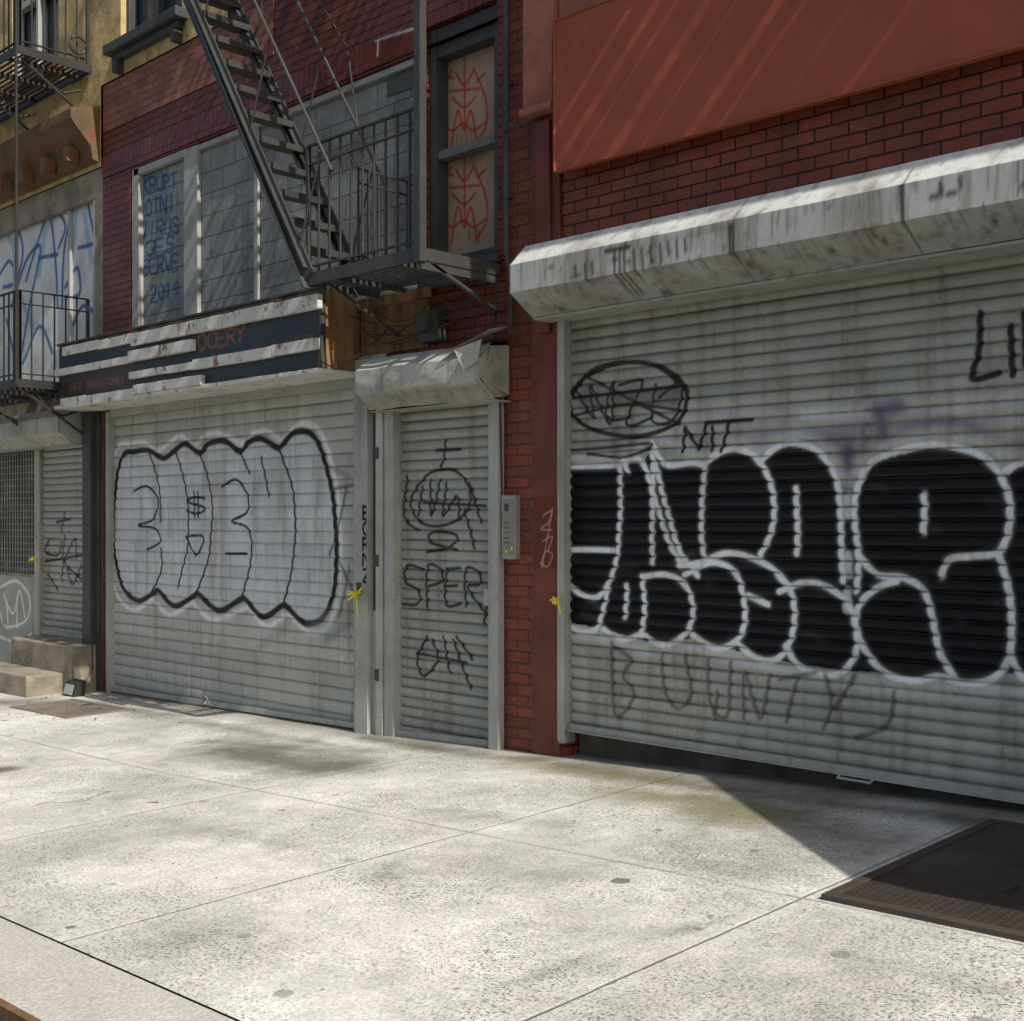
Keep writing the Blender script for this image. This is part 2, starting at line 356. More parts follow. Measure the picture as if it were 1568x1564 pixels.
wv=n.node("ShaderNodeVectorMath",operation='ADD'); n.link(n.pos,wv.inputs[0]); nn=n.node("ShaderNodeTexNoise"); nn.inputs["Scale"].default_value=1.3; nn.inputs["Detail"].default_value=4; n.link(n.pos,nn.inputs["Vector"]); n.link(n.scale(nn.outputs["Color"],.3),wv.inputs[1]); n.link(wv.outputs[0],vc.inputs["Vector"])
ck=n.math('MULTIPLY',n.mr(vc.outputs[0],.0025,.0008),n.mr(n.noise(.5,2),.55,.6)); c=n.mix(n.math('MULTIPLY',ck,.6),c,(.16,.15,.12))
nz=n.math('MULTIPLY',n.math('SUBTRACT',n.noise(2.6,8,.72),.5),1.0)
d1=n.mr(n.math('ADD',st.outputs[0],nz),.18,.75); d1=n.math('MULTIPLY',d1,n.mr(st.outputs[0],0,.25))
c=n.mix(n.math('MULTIPLY',d1,.82),c,(.095,.088,.068))
d2=n.mr(n.math('ADD',st.outputs[1],nz),.15,.75); d2=n.math('MULTIPLY',d2,n.mr(st.outputs[1],0,.25)); c=n.mix(n.math('MULTIPLY',d2,.72),c,(.19,.175,.08))
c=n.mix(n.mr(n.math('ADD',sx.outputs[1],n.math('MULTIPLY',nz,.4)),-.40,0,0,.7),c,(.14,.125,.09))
hgt=n.math('SUBTRACT',n.noise(60,4,.7),n.math('MULTIPLY',jm,1.5))
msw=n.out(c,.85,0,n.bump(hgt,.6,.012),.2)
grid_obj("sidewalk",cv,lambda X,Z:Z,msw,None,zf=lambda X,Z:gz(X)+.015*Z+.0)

n=N("kerb_concrete"); mk=n.out(n.scale(n.mix(n.noise(3,8),(.38,.365,.32),(.62,.60,.54)),n.mr(n.noise(80,3),.3,.7,.65,1.1)),.9,0,n.bump(n.noise(50,4),.5,.01))
mb=MB(); kx=np.concatenate([np.arange(-60,-16,2.),np.arange(-16,2,.5),np.arange(2,60,2.)])
for a,b in zip(kx,kx[1:]):
    za,zb=gzz(a,-4.07),gzz(b,-4.07)
    mb.hexa([(a,-4.46,za-.3),(b,-4.46,zb-.3),(b,-4.064,zb-.3),(a,-4.064,za-.3),(a,-4.46,za-.014),(b,-4.46,zb-.014),(b,-4.064,zb-.005),(a,-4.064,za-.005)],0)
    mb.hexa([(a,-4.485,za-.3),(b,-4.485,zb-.3),(b,-4.462,zb-.3),(a,-4.462,za-.3),(a,-4.485,za-.016),(b,-4.485,zb-.016),(b,-4.462,zb-.010),(a,-4.462,za-.010)],1)
mb.obj("kerb",[mk,M['cornice']])

def diamond(name,c0,c1):
    n=N(name); s=n.node("ShaderNodeSeparateXYZ"); n.link(n.pos,s.inputs[0])
    a=n.math('MULTIPLY',n.math('ADD',s.outputs[0],s.outputs[1]),90); b=n.math('MULTIPLY',n.math('SUBTRACT',s.outputs[0],s.outputs[1]),90)
    h=n.math('MULTIPLY',n.math('SINE',a),n.math('SINE',b)); h=n.mr(h,.2,.7)
    c=n.mix(n.mr(n.noise(2.5,8,.65),.35,.65),c0,c1); c=n.mix(n.math('MULTIPLY',h,.2),c,(.16,.13,.11))
    return n.out(c,n.mr(n.noise(4,5),.3,.7,.38,.6),.3,n.bump(h,.6,.004))
mdp=diamond("diamond_plate",(.035,.028,.024),(.08,.062,.052)); mdp2=diamond("rusty_diamond_plate",(.18,.15,.12),(.30,.26,.21))
mfr=surf("hatch_frame",(.07,.055,.045),.6,rust=.5); mfr2=surf("worn_hatch_frame",(.20,.17,.14),.6,rust=.5)
def plate(name,x0,x1,y0,y1,split,md,fr,up=.018):
    e=empty(name); mb=MB()
    def pc(a,b,c,d,z,mi): 
        mb.hexa([(x,y,gzz(x,y)-.05) for x,y in ((a,c),(b,c),(b,d),(a,d))]+[(x,y,gzz(x,y)+z) for x,y in ((a,c),(b,c),(b,d),(a,d))],mi)
    w=.05
    pc(x0,x1,y0,y0+w,up+.006,1); pc(x0,x1,y1-w,y1,up+.006,1); pc(x0,x0+w,y0+w+.002,y1-w-.002,up+.006,1); pc(x1-w,x1,y0+w+.002,y1-w-.002,up+.006,1)
    k=np.linspace(x0+w+.004,x1-w-.004,split+1)
    for a,b in zip(k,k[1:]): pc(a,b-.006,y0+w+.004,y1-w-.004,up,0)
    mb.obj("leaves",[md,fr],e,.003)
    mb=MB()
    for a in k[:-1]:
        x=a+.5;y=y0+.45; z=gzz(x,y)+up; mb.tube([(x,y,z),(x,y+.03,z+.012),(x,y+.1,z+.012),(x,y+.13,z)],.005)
    mb.obj("handles",M['iron'],e); return e
x,y=G(1257,1378); plate("cellar_hatch",x,x+2.9,y,-.28,2,mdp,mfr)
plate("cellar_hatch",-11.75,-10.55,-1.15,-.5,1,mdp2,mfr2,.006)

# ================================================================= RIGHT (red) BUILDING
rb=empty("red_brick_building")
XL=-5.86
mb=MB()
mb.wall(-5.60,6,-.5,12,[(-5.58,-.4,-.4,3.05),(-4.6,-3.4,7.2,9.2),(-2.2,-1.0,7.2,9.2)],0,.6,0)
mb.box(-5.6,6,.6,9,-.5,12,2)
for x in (-4.6,-2.2): mb.box(x+.002,x+1.198,.2,.24,7.202,9.198,1)
mb.obj("wall",[M['redbrick'],M['glass'],M['dark']],rb)
mb=MB()
mb.box(XL,-5.602,-.03,.6,-.5,4.0,0)
mb.box(XL+.06,-5.67,-.06,-.032,2.9,4.36,0)
mb.box(XL-.02,-5.602,-.10,.6,4.40,12,1)
mb.box(XL-.03,-5.59,-.13,-.103,4.40,4.45,1)
mb.box(XL,-5.602,-.03,.6,4.002,4.398,0)
mb.box(-5.59,5.9,-.05,-.003,5.0,5.6,1)
mb.obj("pilaster",[M['redcol'],M['salmon']],rb,.006)
mb=MB(); mb.box(-5.55,-.38,.12,.6,-.4,.16); mb.obj("door_sill",M['sill'],rb)
mb=MB(); mb.box(-6.14,XL-.002,.0,.6,-.5,12); mb.obj("brick_pier",M['pierbrick'],rb)
xs=np.arange(XL+.02,-5.615,.006); zs=np.arange(1.28,1.78,.006); cv=Cv(xs,zs,(.155,.039,.025),-.0325)
cv.tag([[(832,790),(845,782),(840,800),(828,810),(845,812)],[(830,830),(846,822),(838,845)],[(828,865),(835,845),(846,850),(838,868),(828,862)],[(846,778),(830,870)]],.009,(.50,.38,.33),.75,.004)
grid_obj("scratched_tag",cv,lambda X,Z:-.0325+0*X,M['flat'],rb,shade=False)
sg=empty("blank_red_sign")
def py_(X,Z): return -.14+.006*wn(X,1.9,2)*np.sin((Z-3.955)*3.1)+.003*wn(X+Z,7,1)
xs=np.arange(-5.54,.9,.03); zs=np.linspace(3.955,4.955,34); cv=Cv(xs,zs,(.31,.075,.040))
grid_obj("face",cv,py_,M['panel'],sg)
mb=MB(); mb.box(-5.545,.9,-.13,-.11,3.950,4.957,0); mb.box(-5.548,-5.535,-.152,-.10,3.945,4.962,0); mb.box(-5.534,.9,-.150,-.10,3.942,3.956,0); mb.box(-5.534,.9,-.150,-.10,4.956,4.968,0)
mb.obj("folded_edge",M['panel'],sg,.003)
mb=MB(); mb.box(-5.50,.86,-.108,-.004,4.0,4.9); mb.obj("backing_frame",M['redcol'],sg)

rs=empty("roll_down_shutter"); z0=.23; P=.0765; YS=.04
xs=np.concatenate([np.arange(-5.55,-2.1,.0080),np.arange(-2.1,-.44,.02)]); zs=slat_zs(z0,3.1,P)
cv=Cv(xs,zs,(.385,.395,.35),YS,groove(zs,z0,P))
BK=(.006,.006,.007); WH=(.84,.86,.86)
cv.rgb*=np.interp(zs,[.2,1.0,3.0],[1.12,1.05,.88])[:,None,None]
for l in range(len(zs)//12+1): cv.rgb[l*12:(l+1)*12]*=random.uniform(.86,1.08)
cv.stroke([(1000,650),(1200,640),(1400,628),(1568,640)],.16,(.58,.59,.58),.6,.10)
cv.stroke([(1230,636),(1330,632)],.04,(.75,.75,.75),.85,.03)
cv.stroke([(1450,625),(1568,610)],.05,(.7,.7,.7),.6,.05)
cv.stroke([(1120,650),(1220,668),(1350,655),(1500,650)],.10,(.28,.23,.33),.45,.10)
for q,w,o,sf in [([(1235,668),(1300,672)],.05,.55,.05),([(1345,628),(1378,622)],.07,.8,.045),([(1352,640),(1354,672)],.05,.8,.035),([(1385,655),(1450,645),(1500,655)],.04,.5,.05),([(1300,690),(1298,760)],.07,.8,.04),([(1265,690),(1275,712)],.03,.6,.04),([(1245,668),(1248,690)],.02,.5,.03),([(1322,660),(1322,700)],.02,.5,.03),([(1275,700),(1320,695)],.05,.5,.05)]:
    cv.stroke(q,w,(.11,.055,.16),o,sf)
halo=[(862,700),(960,698),(1000,668),(1080,700),(1120,676),(1165,690),(1215,664),(1262,684),(1300,735),(1340,692),(1430,668),(1510,682),(1550,705),(1650,690)]
cv.stroke(halo,.05,(.66,.67,.67),.7,.05)
body=[(860,716),(955,712),(985,708),(1000,690),(1015,712),(1080,712),(1120,690),(1165,705),(1215,680),(1262,700),(1287,750),(1310,765),(1340,708),(1430,684),(1510,700),(1542,730),(1568,712),(1720,705),(1720,1060),(1590,1045),(1545,1030),(1500,1045),(1400,1040),(1360,1030),(1300,1028),(1220,1017),(1150,1002),(1060,978),(1000,985),(920,962),(860,952)]
cv.stroke([(862,962),(920,975),(1000,1000),(1060,992),(1150,1016),(1220,1032),(1300,1045),(1400,1055),(1500,1060),(1650,1060)],.06,(.68,.69,.69),.75,.05)
cv.fill(body,BK,1,smooth=False)
for (x,y) in [(1298,760),(1300,850),(1298,905)]: cv.stroke([(x,y),(x+1,y+30)],.05,(.62,.62,.63),.95,.015)
for k in range(22):
    x=random.uniform(870,1560); y=random.uniform(730,1010); cv.stroke([(x,y),(x+random.uniform(-25,25),y+random.uniform(-8,8))],.03,(.06,.06,.07),.5,.03,smooth=False)
RW=[[(862,715),(900,714),(940,713),(955,709),(962,722)],
[(950,716),(951,760),(950,800),(946,850),(935,890),(915,915),(890,910),(869,892)],
[(864,843),(900,842),(940,843)],
[(955,707),(975,703),(988,715),(1003,760),(1015,800),(1030,840),(1048,868)],
[(1000,680),(1001,720),(1000,780),(1000,862)],
[(1000,678),(1010,700),(1025,713),(1060,709),(1080,713)],
[(1005,712),(1025,790),(1045,850),(1070,882)],
[(1080,713),(1077,760),(1075,810),(1080,860)],
[(1080,712),(1100,695),(1130,688),(1160,702),(1180,738),(1187,780),(1180,820),(1166,850)],
[(1165,708),(1190,685),(1220,679),(1252,690),(1277,722),(1287,770),(1289,830),(1292,890)],
[(1220,748),(1222,800),(1222,848)],
[(1040,868),(1078,860),(1110,848),(1145,852),(1185,872),(1205,900)],
[(1312,905),(1316,860),(1310,800),(1312,755),(1330,714),(1370,692),(1430,682),(1490,692),(1525,717),(1545,760),(1546,810),(1530,845),(1490,852),(1455,857),(1443,882)],
[(1316,850),(1345,880),(1385,885),(1415,905),(1430,950),(1440,1000),(1462,1036)],
[(1415,757),(1417,780),(1415,815)],
[(1530,850),(1545,900),(1550,960),(1545,1010),(1520,1040),(1480,1046),(1440,1036),(1400,1042),(1360,1032),(1330,1002),(1312,962),(1318,925),(1345,900),(1375,890)],
[(1541,722),(1568,708),(1620,702),(1700,710)],[(1550,1010),(1570,1040),(1620,1052),(1700,1050)],[(1590,760),(1592,900)],
[(867,955),(890,968),(915,962),(926,930),(932,900)],[(961,897),(959,945)],[(985,884),(988,940),(982,975)],
[(985,884),(1020,880),(1050,895),(1062,930),(1055,965),(1030,985),(1005,985),(985,972),(955,980),(925,963)],
[(1050,880),(1090,862),(1125,875),(1140,915),(1140,960),(1125,985),(1095,992),(1062,972)],
[(1130,985),(1160,1008),(1190,1010),(1210,985),(1218,940),(1212,905),(1195,882)],[(1148,912),(1178,926)],
[(1195,906),(1230,893),(1265,898),(1300,925),(1312,965),(1310,1005),(1285,1032),(1250,1032),(1222,1017),(1205,990)]]
for l in RW:
    cv.stroke(l,.045,(.5,.52,.53),.35,.025); cv.stroke(l,.036,WH,1,.007)
cv.tag([[(875,610),(905,570),(960,555),(1020,565),(1052,600),(1040,645),(980,668),(915,660),(878,635),(880,595),(930,562),(1000,558),(1055,600)]],.03)
cv.tag([[(885,600),(910,640),(905,590),(935,650),(940,585),(930,640),(965,640)],[(950,590),(985,585),(960,650),(1000,640)],[(1005,590),(1000,645),(1035,640),(1045,585),(1010,610)],[(870,640),(960,620),(1050,630)],[(880,610),(1050,590)],[(895,575),(1040,650)],[(875,690),(930,686),(1000,680),(960,700),(900,695)]],.022,op=.92)
cv.stroke([(900,610),(1030,610)],.16,(.06,.06,.06),.45,.06)
cv.tag([[(1047,692),(1050,655),(1072,688),(1082,652)],[(1092,655),(1092,690)],[(1080,648),(1152,643)],[(1117,648),(1106,692)]],.026,smooth=False)
cv.tag([[(1502,480),(1500,540),(1490,580),(1530,572)],[(1548,500),(1552,575)],[(1570,480),(1572,560)]],.036)
cv.tag([[(938,985),(942,1090),(960,1088),(972,1060),(955,1035),(968,1010),(940,990)],[(1015,1000),(1020,1060),(1040,1085),(1060,1060),(1050,1005)],[(1085,1010),(1090,1080),(1115,1095),(1120,1015)],
   [(1140,1100),(1142,1030),(1165,1100),(1180,1035)],[(1195,1040),(1250,1030)],[(1222,1040),(1205,1105)],[(1265,1035),(1275,1080),(1262,1115)],[(1310,1035),(1280,1085)],[(1370,1060),(1360,1110),(1310,1130)],[(1100,1060),(1095,1100)]],.026,(.05,.05,.05),.68,.013)
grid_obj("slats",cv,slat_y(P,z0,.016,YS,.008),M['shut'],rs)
mb=MB()
mb.box(-5.598,-5.553,-.045,.08,.1,3.04,0); mb.box(-5.598,-5.535,-.055,-.047,.12,3.03,0)
mb.box(-.42,-.36,-.05,.08,.1,3.04,0)
mb.box(-5.55,-.43,.0,.055,.185,.232,1); mb.box(-5.55,-.43,-.03,.0,.185,.193,1)
mb.obj("guides_and_bottom_rail",[M['steel'],M['steel']],rs,.003)
mb=MB(); x=W(1315,1200)[0]; mb.tube([(x-.1,-.03,.19),(x-.1,-.06,.175),(x+.1,-.06,.175),(x+.1,-.03,.19)],.008)
mb.box(x-.5,x-.44,-.032,.0,.194,.24); mb.obj("lift_handle",M['steel'],rs)
zs=np.array([2.985,3.0,3.03,3.06,3.09,3.12,3.124,3.15,3.18,3.21,3.24,3.27,3.30,3.305,3.309,3.33,3.36,3.39,3.42,3.45,3.455,3.48,3.50]); xs=np.arange(-5.68,.0,.012)
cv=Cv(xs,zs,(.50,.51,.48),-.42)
cv.rgb[:3]*=.65; cv.rgb[3:6]*=.75; cv.rgb[14:]*=1.25  # shaded underside and sunlit top face put into the box colour
cv.px=False
for k in range(220):
    X=random.uniform(-5.6,-.2); Z=random.choice([3.305,3.30,3.12]); 
    cv.stroke([(X,Z),(X+random.uniform(-.01,.01),Z-random.uniform(.02,.17))],random.uniform(.003,.014),(.17,.16,.135),random.uniform(.3,.85),.006,smooth=False)
for k in range(60):
    X=random.uniform(-5.6,-.2); Z=random.uniform(2.99,3.32); cv.stroke([(X,Z),(X+random.uniform(0,.05),Z+random.uniform(-.01,.01))],.015,(.13,.12,.105),.8,.005,smooth=False)
for X,w_ in ((-5.1,.30),(-4.0,.22),(-3.2,.3),(-4.55,.15)): cv.stroke([(X,3.28),(X+.1,3.02)],w_,(.24,.225,.19),.5,.12,smooth=False)
cv.px=True
for px,py,l in [(940,385,55),(948,383,62),(955,382,60),(1116,345,45),(1121,345,50),(1380,285,60),(880,405,20),(895,402,25),(905,400,20),(970,382,40),(982,380,30),(995,376,26),(1010,374,26),(1022,372,20),(1035,370,24),(1048,368,18),(1440,280,18),(1470,275,14)]:
    cv.stroke([(px,py),(px+2,py+l)],.018,(.035,.03,.025),.92,.008,smooth=False)
cv.stroke([(928,384),(962,378)],.035,(.03,.03,.028),.95,.012); cv.stroke([(955,382),(1110,350)],.014,(.06,.05,.04),.7,.008)
for px,py in [(1425,300),(1440,292),(1455,296),(985,440),(1250,375),(1500,330),(1130,400),(1330,360)]:
    cv.stroke([(px,py),(px+12,py+3)],.025,(.10,.10,.09),.95,.006,smooth=False)
for px in (1122,1384): cv.stroke([(px,250),(px,430)],.008,(.06,.055,.05),.95,.004,smooth=False)
def hy(X,Z): return np.interp(Z,[2.985,3.12,3.305,3.455,3.5],[-.2,-.42,-.42,-.27,-.01])+.003*wn(X,1.3,1)+.0015*wn(X*Z,4,2)
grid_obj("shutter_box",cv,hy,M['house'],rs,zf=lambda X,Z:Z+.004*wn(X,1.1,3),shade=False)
mb=MB(); pr=[(-.02,2.98),(-.2,2.98),(-.42,3.12),(-.42,3.305),(-.27,3.455),(-.02,3.5)]
mb.prism(pr,-5.69,-5.682); mb.prism(pr,.0,.01); mb.box(-5.68,0,-.2,.04,2.965,2.980); mb.obj("box_ends",M['steel'],rs)

# ================================================================= MIDDLE BUILDING
mbd=empty("brick_tenement_building")
DX0,DX1=-7.34,-6.26
OW=(-11.53,-7.10,3.42,5.20); WW=(-6.99,-6.22,3.52,5.36)
mb=MB(); zb=6.2
mb.wall(-12.12,-6.142,-.5,5.22,[(-12.0,-7.80,-.45,2.95),(-7.45,-6.18,-.45,2.62),OW,(WW[0],WW[1],WW[2],5.22)],0,.6,0)
mb.wall(-12.12,-6.142,5.22,5.45,[(WW[0],WW[1],5.22,5.36)],-.012,.6,1)
mb.wall(-12.12,-6.142,5.45,zb,[],0,.6,0)
mb.wall(-12.12,-9.7,zb,12,[(-11.7,-10.5,6.5,8.4)],-.02,.6,2)
mb.wall(-9.7,-6.142,zb,12,[(-8.6,-7.6,7.2,9)],0,.6,0)
mb.box(-12.12,-6.142,.6,9,-.5,12,3)
mb.box(-11.698,-10.502,.15,.2,6.502,8.398,4); mb.box(-8.6,-7.6,.15,.2,7.2,9,4)
mb.obj("walls",[M['dkbrick'],M['soldier'],M['yellow'],M['dark'],M['glass']],mbd)
mb=MB(); mb.box(-12.1,-9.0,-.008,-.002,5.70,6.19,0); mb.obj("exposed_brick_band",M['dullbrick'],mbd)
mb=MB(); mb.box(-11.82,-10.38,-.16,.1,6.40,6.50,0); mb.box(-11.75,-10.45,-.1,-.022,6.33,6.398,0)
for x in (-11.7,-10.55): mb.box(x,x+.07,-.12,-.023,6.2,6.33,0)
mb.box(-11.7,-11.64,.04,.14,6.51,8.39,0); mb.box(-10.56,-10.5,.04,.14,6.51,8.39,0); mb.box(-11.14,-11.08,.05,.14,6.51,8.39,0)
mb.obj("upper_window_sill",M['darkgrey'],mbd,.01)
xs=np.arange(OW[0],OW[1],.012); zs=np.arange(OW[2],OW[3],.012)
cv=Cv(xs,zs,(.27,.28,.262),.06)
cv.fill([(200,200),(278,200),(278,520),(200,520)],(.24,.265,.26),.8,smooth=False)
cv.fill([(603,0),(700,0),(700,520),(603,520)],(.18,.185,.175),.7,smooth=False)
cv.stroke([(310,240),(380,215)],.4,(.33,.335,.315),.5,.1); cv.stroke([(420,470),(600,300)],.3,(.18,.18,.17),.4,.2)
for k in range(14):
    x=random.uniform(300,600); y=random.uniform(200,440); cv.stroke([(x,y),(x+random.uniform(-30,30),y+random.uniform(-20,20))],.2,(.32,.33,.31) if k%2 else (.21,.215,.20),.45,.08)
BL=(.025,.085,.22)
for t,y,x0,x1 in [("KRUPT",297,218,272),("OTNI",330,222,268),("VIRUS",365,215,275),("GES",393,222,268),("SERVE",422,218,274),("2019",462,230,275)]:
    cv.text(t,x0,y,x1,y-9,23,.028,BL,.92,jit=.08)
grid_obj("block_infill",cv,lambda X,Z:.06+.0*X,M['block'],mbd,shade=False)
mb=MB()
def vpost(px0,px1,z0_,z1_,y0,y1,mi=0):
    mb.box(W(px0,0)[0],W(px1,0)[0],y0,y1,z0_,z1_,mi)
vpost(202,212,3.425,5.195,.0,.058); vpost(279,300,3.425,5.195,.015,.058); vpost(384,390,3.425,5.195,.03,.058)
mb.box(-11.47,-10.45,.0,.056,5.12,5.19,0); mb.box(-10.42,-7.12,.02,.056,5.14,5.19,0)
mb.box(-11.6,-7.05,-.05,.055,3.36,3.418,0)
mb.obj("boarding_posts",surf("pale_grey_frame",(.36,.37,.34),.6,var=.25,grime=.4,bump=.1),mbd,.004)
xs=np.arange(WW[0]+.06,WW[1]-.06,.007)
mbf=MB(); cvs=[(3.60,4.36),(4.42,5.13)]; RD=(.42,.045,.022)
for k,(a,b) in enumerate(cvs):
    zs=np.arange(a,b,.007); cv=Cv(xs,zs,(.40,.29,.20),.16); oy=0 if k else 148
    for q in range(10): cv.stroke([(random.uniform(665,750),random.uniform(90,240)+oy)]*2,.16,(.48,.35,.25) if q%2 else (.27,.20,.14),.5,.1,smooth=False)
    for q in ([(688,108),(674,150),(670,195),(682,228)],[(722,105),(740,150),(742,190),(726,218)],[(674,190),(690,200),(705,190),(722,200),(740,188)],
              [(690,150),(708,165),(725,148)],[(695,112),(708,130),(722,108)],[(708,85),(709,200)],[(688,225),(698,170),(708,200),(718,170),(728,222)],[(680,128),(672,118),(690,120)],[(728,124),(740,112)],[(686,140),(731,136)]):
        cv.stroke([(p[0]+3,p[1]+oy) for p in q],.022,RD,.88,.007)
    for q in range(6):
        x=random.uniform(685,735); cv.stroke([(x,205+oy),(x,205+oy+random.uniform(10,28))],.009,RD,.7,.004,smooth=False)
    grid_obj("boarded_sash",cv,lambda X,Z:.16+0*X,M['flat'],mbd,shade=False)
a,b=WW[0]+.002,WW[1]-.002
mbf.box(a,a+.07,.03,.158,3.525,5.35,0); mbf.box(b-.07,b,.03,.158,3.525,5.35,0); mbf.box(a+.072,b-.072,.05,.158,4.355,4.42,1); mbf.box(a+.072,b-.072,.04,.158,5.125,5.35,0); mbf.box(a+.072,b-.072,.05,.158,3.525,3.60,0)
mbf.box(a-.06,b+.04,-.06,.028,3.46,3.52,0)
mbf.obj("sash_frame",[M['darkgrey'],surf("sash_rail",(.15,.15,.14),.5)],mbd,.004)
xs=np.arange(-7.75,-7.05,.01); zs=np.arange(5.23,5.44,.01); cv=Cv(xs,zs,(.13,.028,.023),-.0145)
cv.tag([[(580,45),(578,85)],[(575,62),(640,42)]],.022,(.42,.46,.46),.8)
grid_obj("lintel_scrawl",cv,lambda X,Z:-.0145+0*X,M['flat'],mbd,shade=False)
xs=np.arange(-7.52,-7.12,.008); zs=np.arange(4.98,5.13,.008); cv=Cv(xs,zs,(.10,.10,.095),.05)
cv.text("SCOT",588,112,638,98,15,.020,(.60,.62,.60),.9); grid_obj("tag_patch",cv,lambda X,Z:.05+0*X,M['flat'],mbd,shade=False)

mb=MB()
mb.box(-7.76,-6.95,-.02,-.002,2.93,3.36,0); mb.box(-7.76,-6.9,-.06,-.022,3.30,3.38,0)
mb.box(-6.94,-6.75,-.12,-.022,2.95,3.18,1); mb.prism([(-.20,3.02),(-.12,3.02),(-.12,3.14),(-.16,3.16)],-6.9,-6.79,1)
mb.box(-7.796,-7.452,-.02,.58,-.44,2.93,2); mb.box(-7.78,-7.62,-.07,-.022,-.44,2.9,2); mb.box(-7.54,-7.46,-.05,-.022,-.3,2.6,3); mb.box(-7.605,-7.555,-.026,-.0215,.9,2.6,1)
mb.box(-6.26,-6.16,-.06,.03,-.3,2.62,2)
for z in (.35,1.25,2.1): mb.box(-7.545,-7.50,-.06,-.0505,z,z+.09,1)
mb.box(-7.74,-7.69,-.085,-.0705,1.02,1.12,1)
mb.obj("doorway_trim",[M['ply'],M['darkgrey'],M['steel'],surf("lighter_steel",(.44,.45,.415),.5,grime=.5,gcol=(.15,.13,.1),streak=True,rust=.7,rthr=.64)],mbd,.004)
cb_=empty("loose_cables"); mb=MB()
for s_ in range(6):
    x0=random.uniform(-7.9,-7.2); x1=random.uniform(-6.9,-6.2); z0_=random.uniform(2.95,3.3); z1_=random.uniform(3.0,3.4); sag=random.uniform(.05,.3)
    mb.tube([(x0+(x1-x0)*t,-.07-.03*s_*.3,z0_+(z1_-z0_)*t-sag*4*t*(1-t)) for t in np.linspace(0,1,10)],.005,6)
mb.tube([(-7.76,-.42,2.86),(-7.6,-.40,2.78),(-7.4,-.3,2.9),(-7.3,-.1,3.1)],.006,6)
mb.tube([(-6.18,-.05,3.4),(-6.2,-.06,3.0),(-6.15,-.05,2.5),(-6.15,-.03,1.8)],.006,6)
mb.obj("cables",M['iron'],cb_)

ls=empty("roll_down_shutter"); P=.108; z0=-.21
xs=np.arange(-11.97,-7.80,.0100); zs=slat_zs(z0,2.75,P)
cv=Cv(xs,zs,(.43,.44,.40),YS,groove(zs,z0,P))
for l in range(len(zs)//12+1): cv.rgb[l*12:(l+1)*12]*=random.uniform(.90,1.06)
out=[(187,700),(176,760),(175,840),(188,898),(212,920),(236,908),(243,905),(268,928),(298,912),(304,910),(335,935),(368,918),(376,918),(402,945),(432,928),(440,930),(468,955),(498,942),(514,885),(513,790),(500,715),(480,668),(452,662),(430,684),(424,686),(400,672),(380,678),(368,692),(345,676),(320,680),(306,694),(285,680),(268,690),(250,702),(228,690),(206,692)]
cv.stroke(out,.22,(.56,.575,.55),.5,.10,closed=True)
cv.stroke([(p[0]+(6 if p[0]>350 else -8),p[1]+(14 if p[1]>800 else -12)) for p in out],.045,(.82,.83,.82),.8,.02,closed=True)
cv.fill(out,(.56,.575,.59),.95)
for k in range(80):
    x=random.uniform(200,490); y=random.uniform(710,905); cv.stroke([(x,y),(x+random.uniform(-16,16),y+random.uniform(-14,14))],.09,(.76,.77,.79) if k%2 else (.40,.43,.47),.4,.07,smooth=False)
cv.stroke(out,.058,BK,1,.009,closed=True)
cv.tag([[(205,752),(225,745),(242,765),(235,795),(212,805),(238,810),(245,830),(225,842)],[(228,694),(243,740),(246,800)],[(268,690),(285,750),(288,830),(272,900)],[(306,694),(324,760),(320,850),(300,910)],
          [(340,745),(362,735),(380,760),(378,785),(355,798),(378,808),(386,835),(380,880),(370,916)],[(368,692),(382,725)],[(428,688),(450,760),(450,850),(434,928)],
          [(285,822),(312,822),(300,850),(285,822)],[(345,848),(378,848)],[(232,908),(248,870),(246,840)],[(400,700),(412,760)]],.026,BK,1,.006)
cv.text("$",283,790,318,788,32,.026,BK,1)
cv.tag([[(505,750),(548,742)],[(530,748),(520,800),(505,850)],[(520,860),(545,915)],[(535,870),(520,945)]],.028,(.03,.03,.03),.75,.012)
cv.stroke([(490,960),(540,950),(545,870)],.2,(.27,.29,.26),.5,.15); cv.stroke([(440,960),(400,990)],.08,(.26,.275,.25),.6,.06)
cv.stroke([(175,920),(170,880)],.1,(.33,.45,.26),.5,.08); cv.stroke([(505,715),(535,730)],.03,(.1,.1,.1),.6,.03); cv.stroke([(500,980),(530,960)],.06,(.12,.12,.12),.5,.04)
grid_obj("slats",cv,slat_y(P,z0,.006,YS,.006),M['shut'],ls)
mb=MB(); a,b=-11.97,-7.80; za,zb=gzz(a,0)+.02,gzz(b,0)+.02
mb.hexa([(a,-.01,za),(b,-.01,zb),(b,.02,zb),(a,.02,za),(a,-.01,za+.045),(b,-.01,zb+.045),(b,.02,zb+.045),(a,.02,za+.045)])
mb.box(-11.998,-11.955,-.03,.08,-.4,2.75); mb.box(-7.84,-7.799,-.035,.03,-.4,2.85)
mb.box(-12.0,-7.8,.0,.1,2.70,2.80)
x=W(325,1070)[0]; z=gzz(x,0); mb.tube([(x-.08,-.0,z+.05),(x-.08,-.05,z+.04),(x-.02,-.06,z+.12),(x+.05,-.05,z+.04),(x+.05,0,z+.05)],.007)
mb.obj("guides_and_bottom_rail",M['steel'],ls,.003)
xs=np.arange(-7.775,-7.625,.007); zs=np.arange(.95,1.75,.007); cv=Cv(xs,zs,(.36,.37,.335),-.0725)
for i,ch in enumerate("BORNZ"): cv.text(ch,555,795+i*24,567,795+i*24,19,.022,BK,1)
grid_obj("jamb_tag",cv,lambda X,Z:-.0725+0*X,M['flat'],mbd,shade=False)

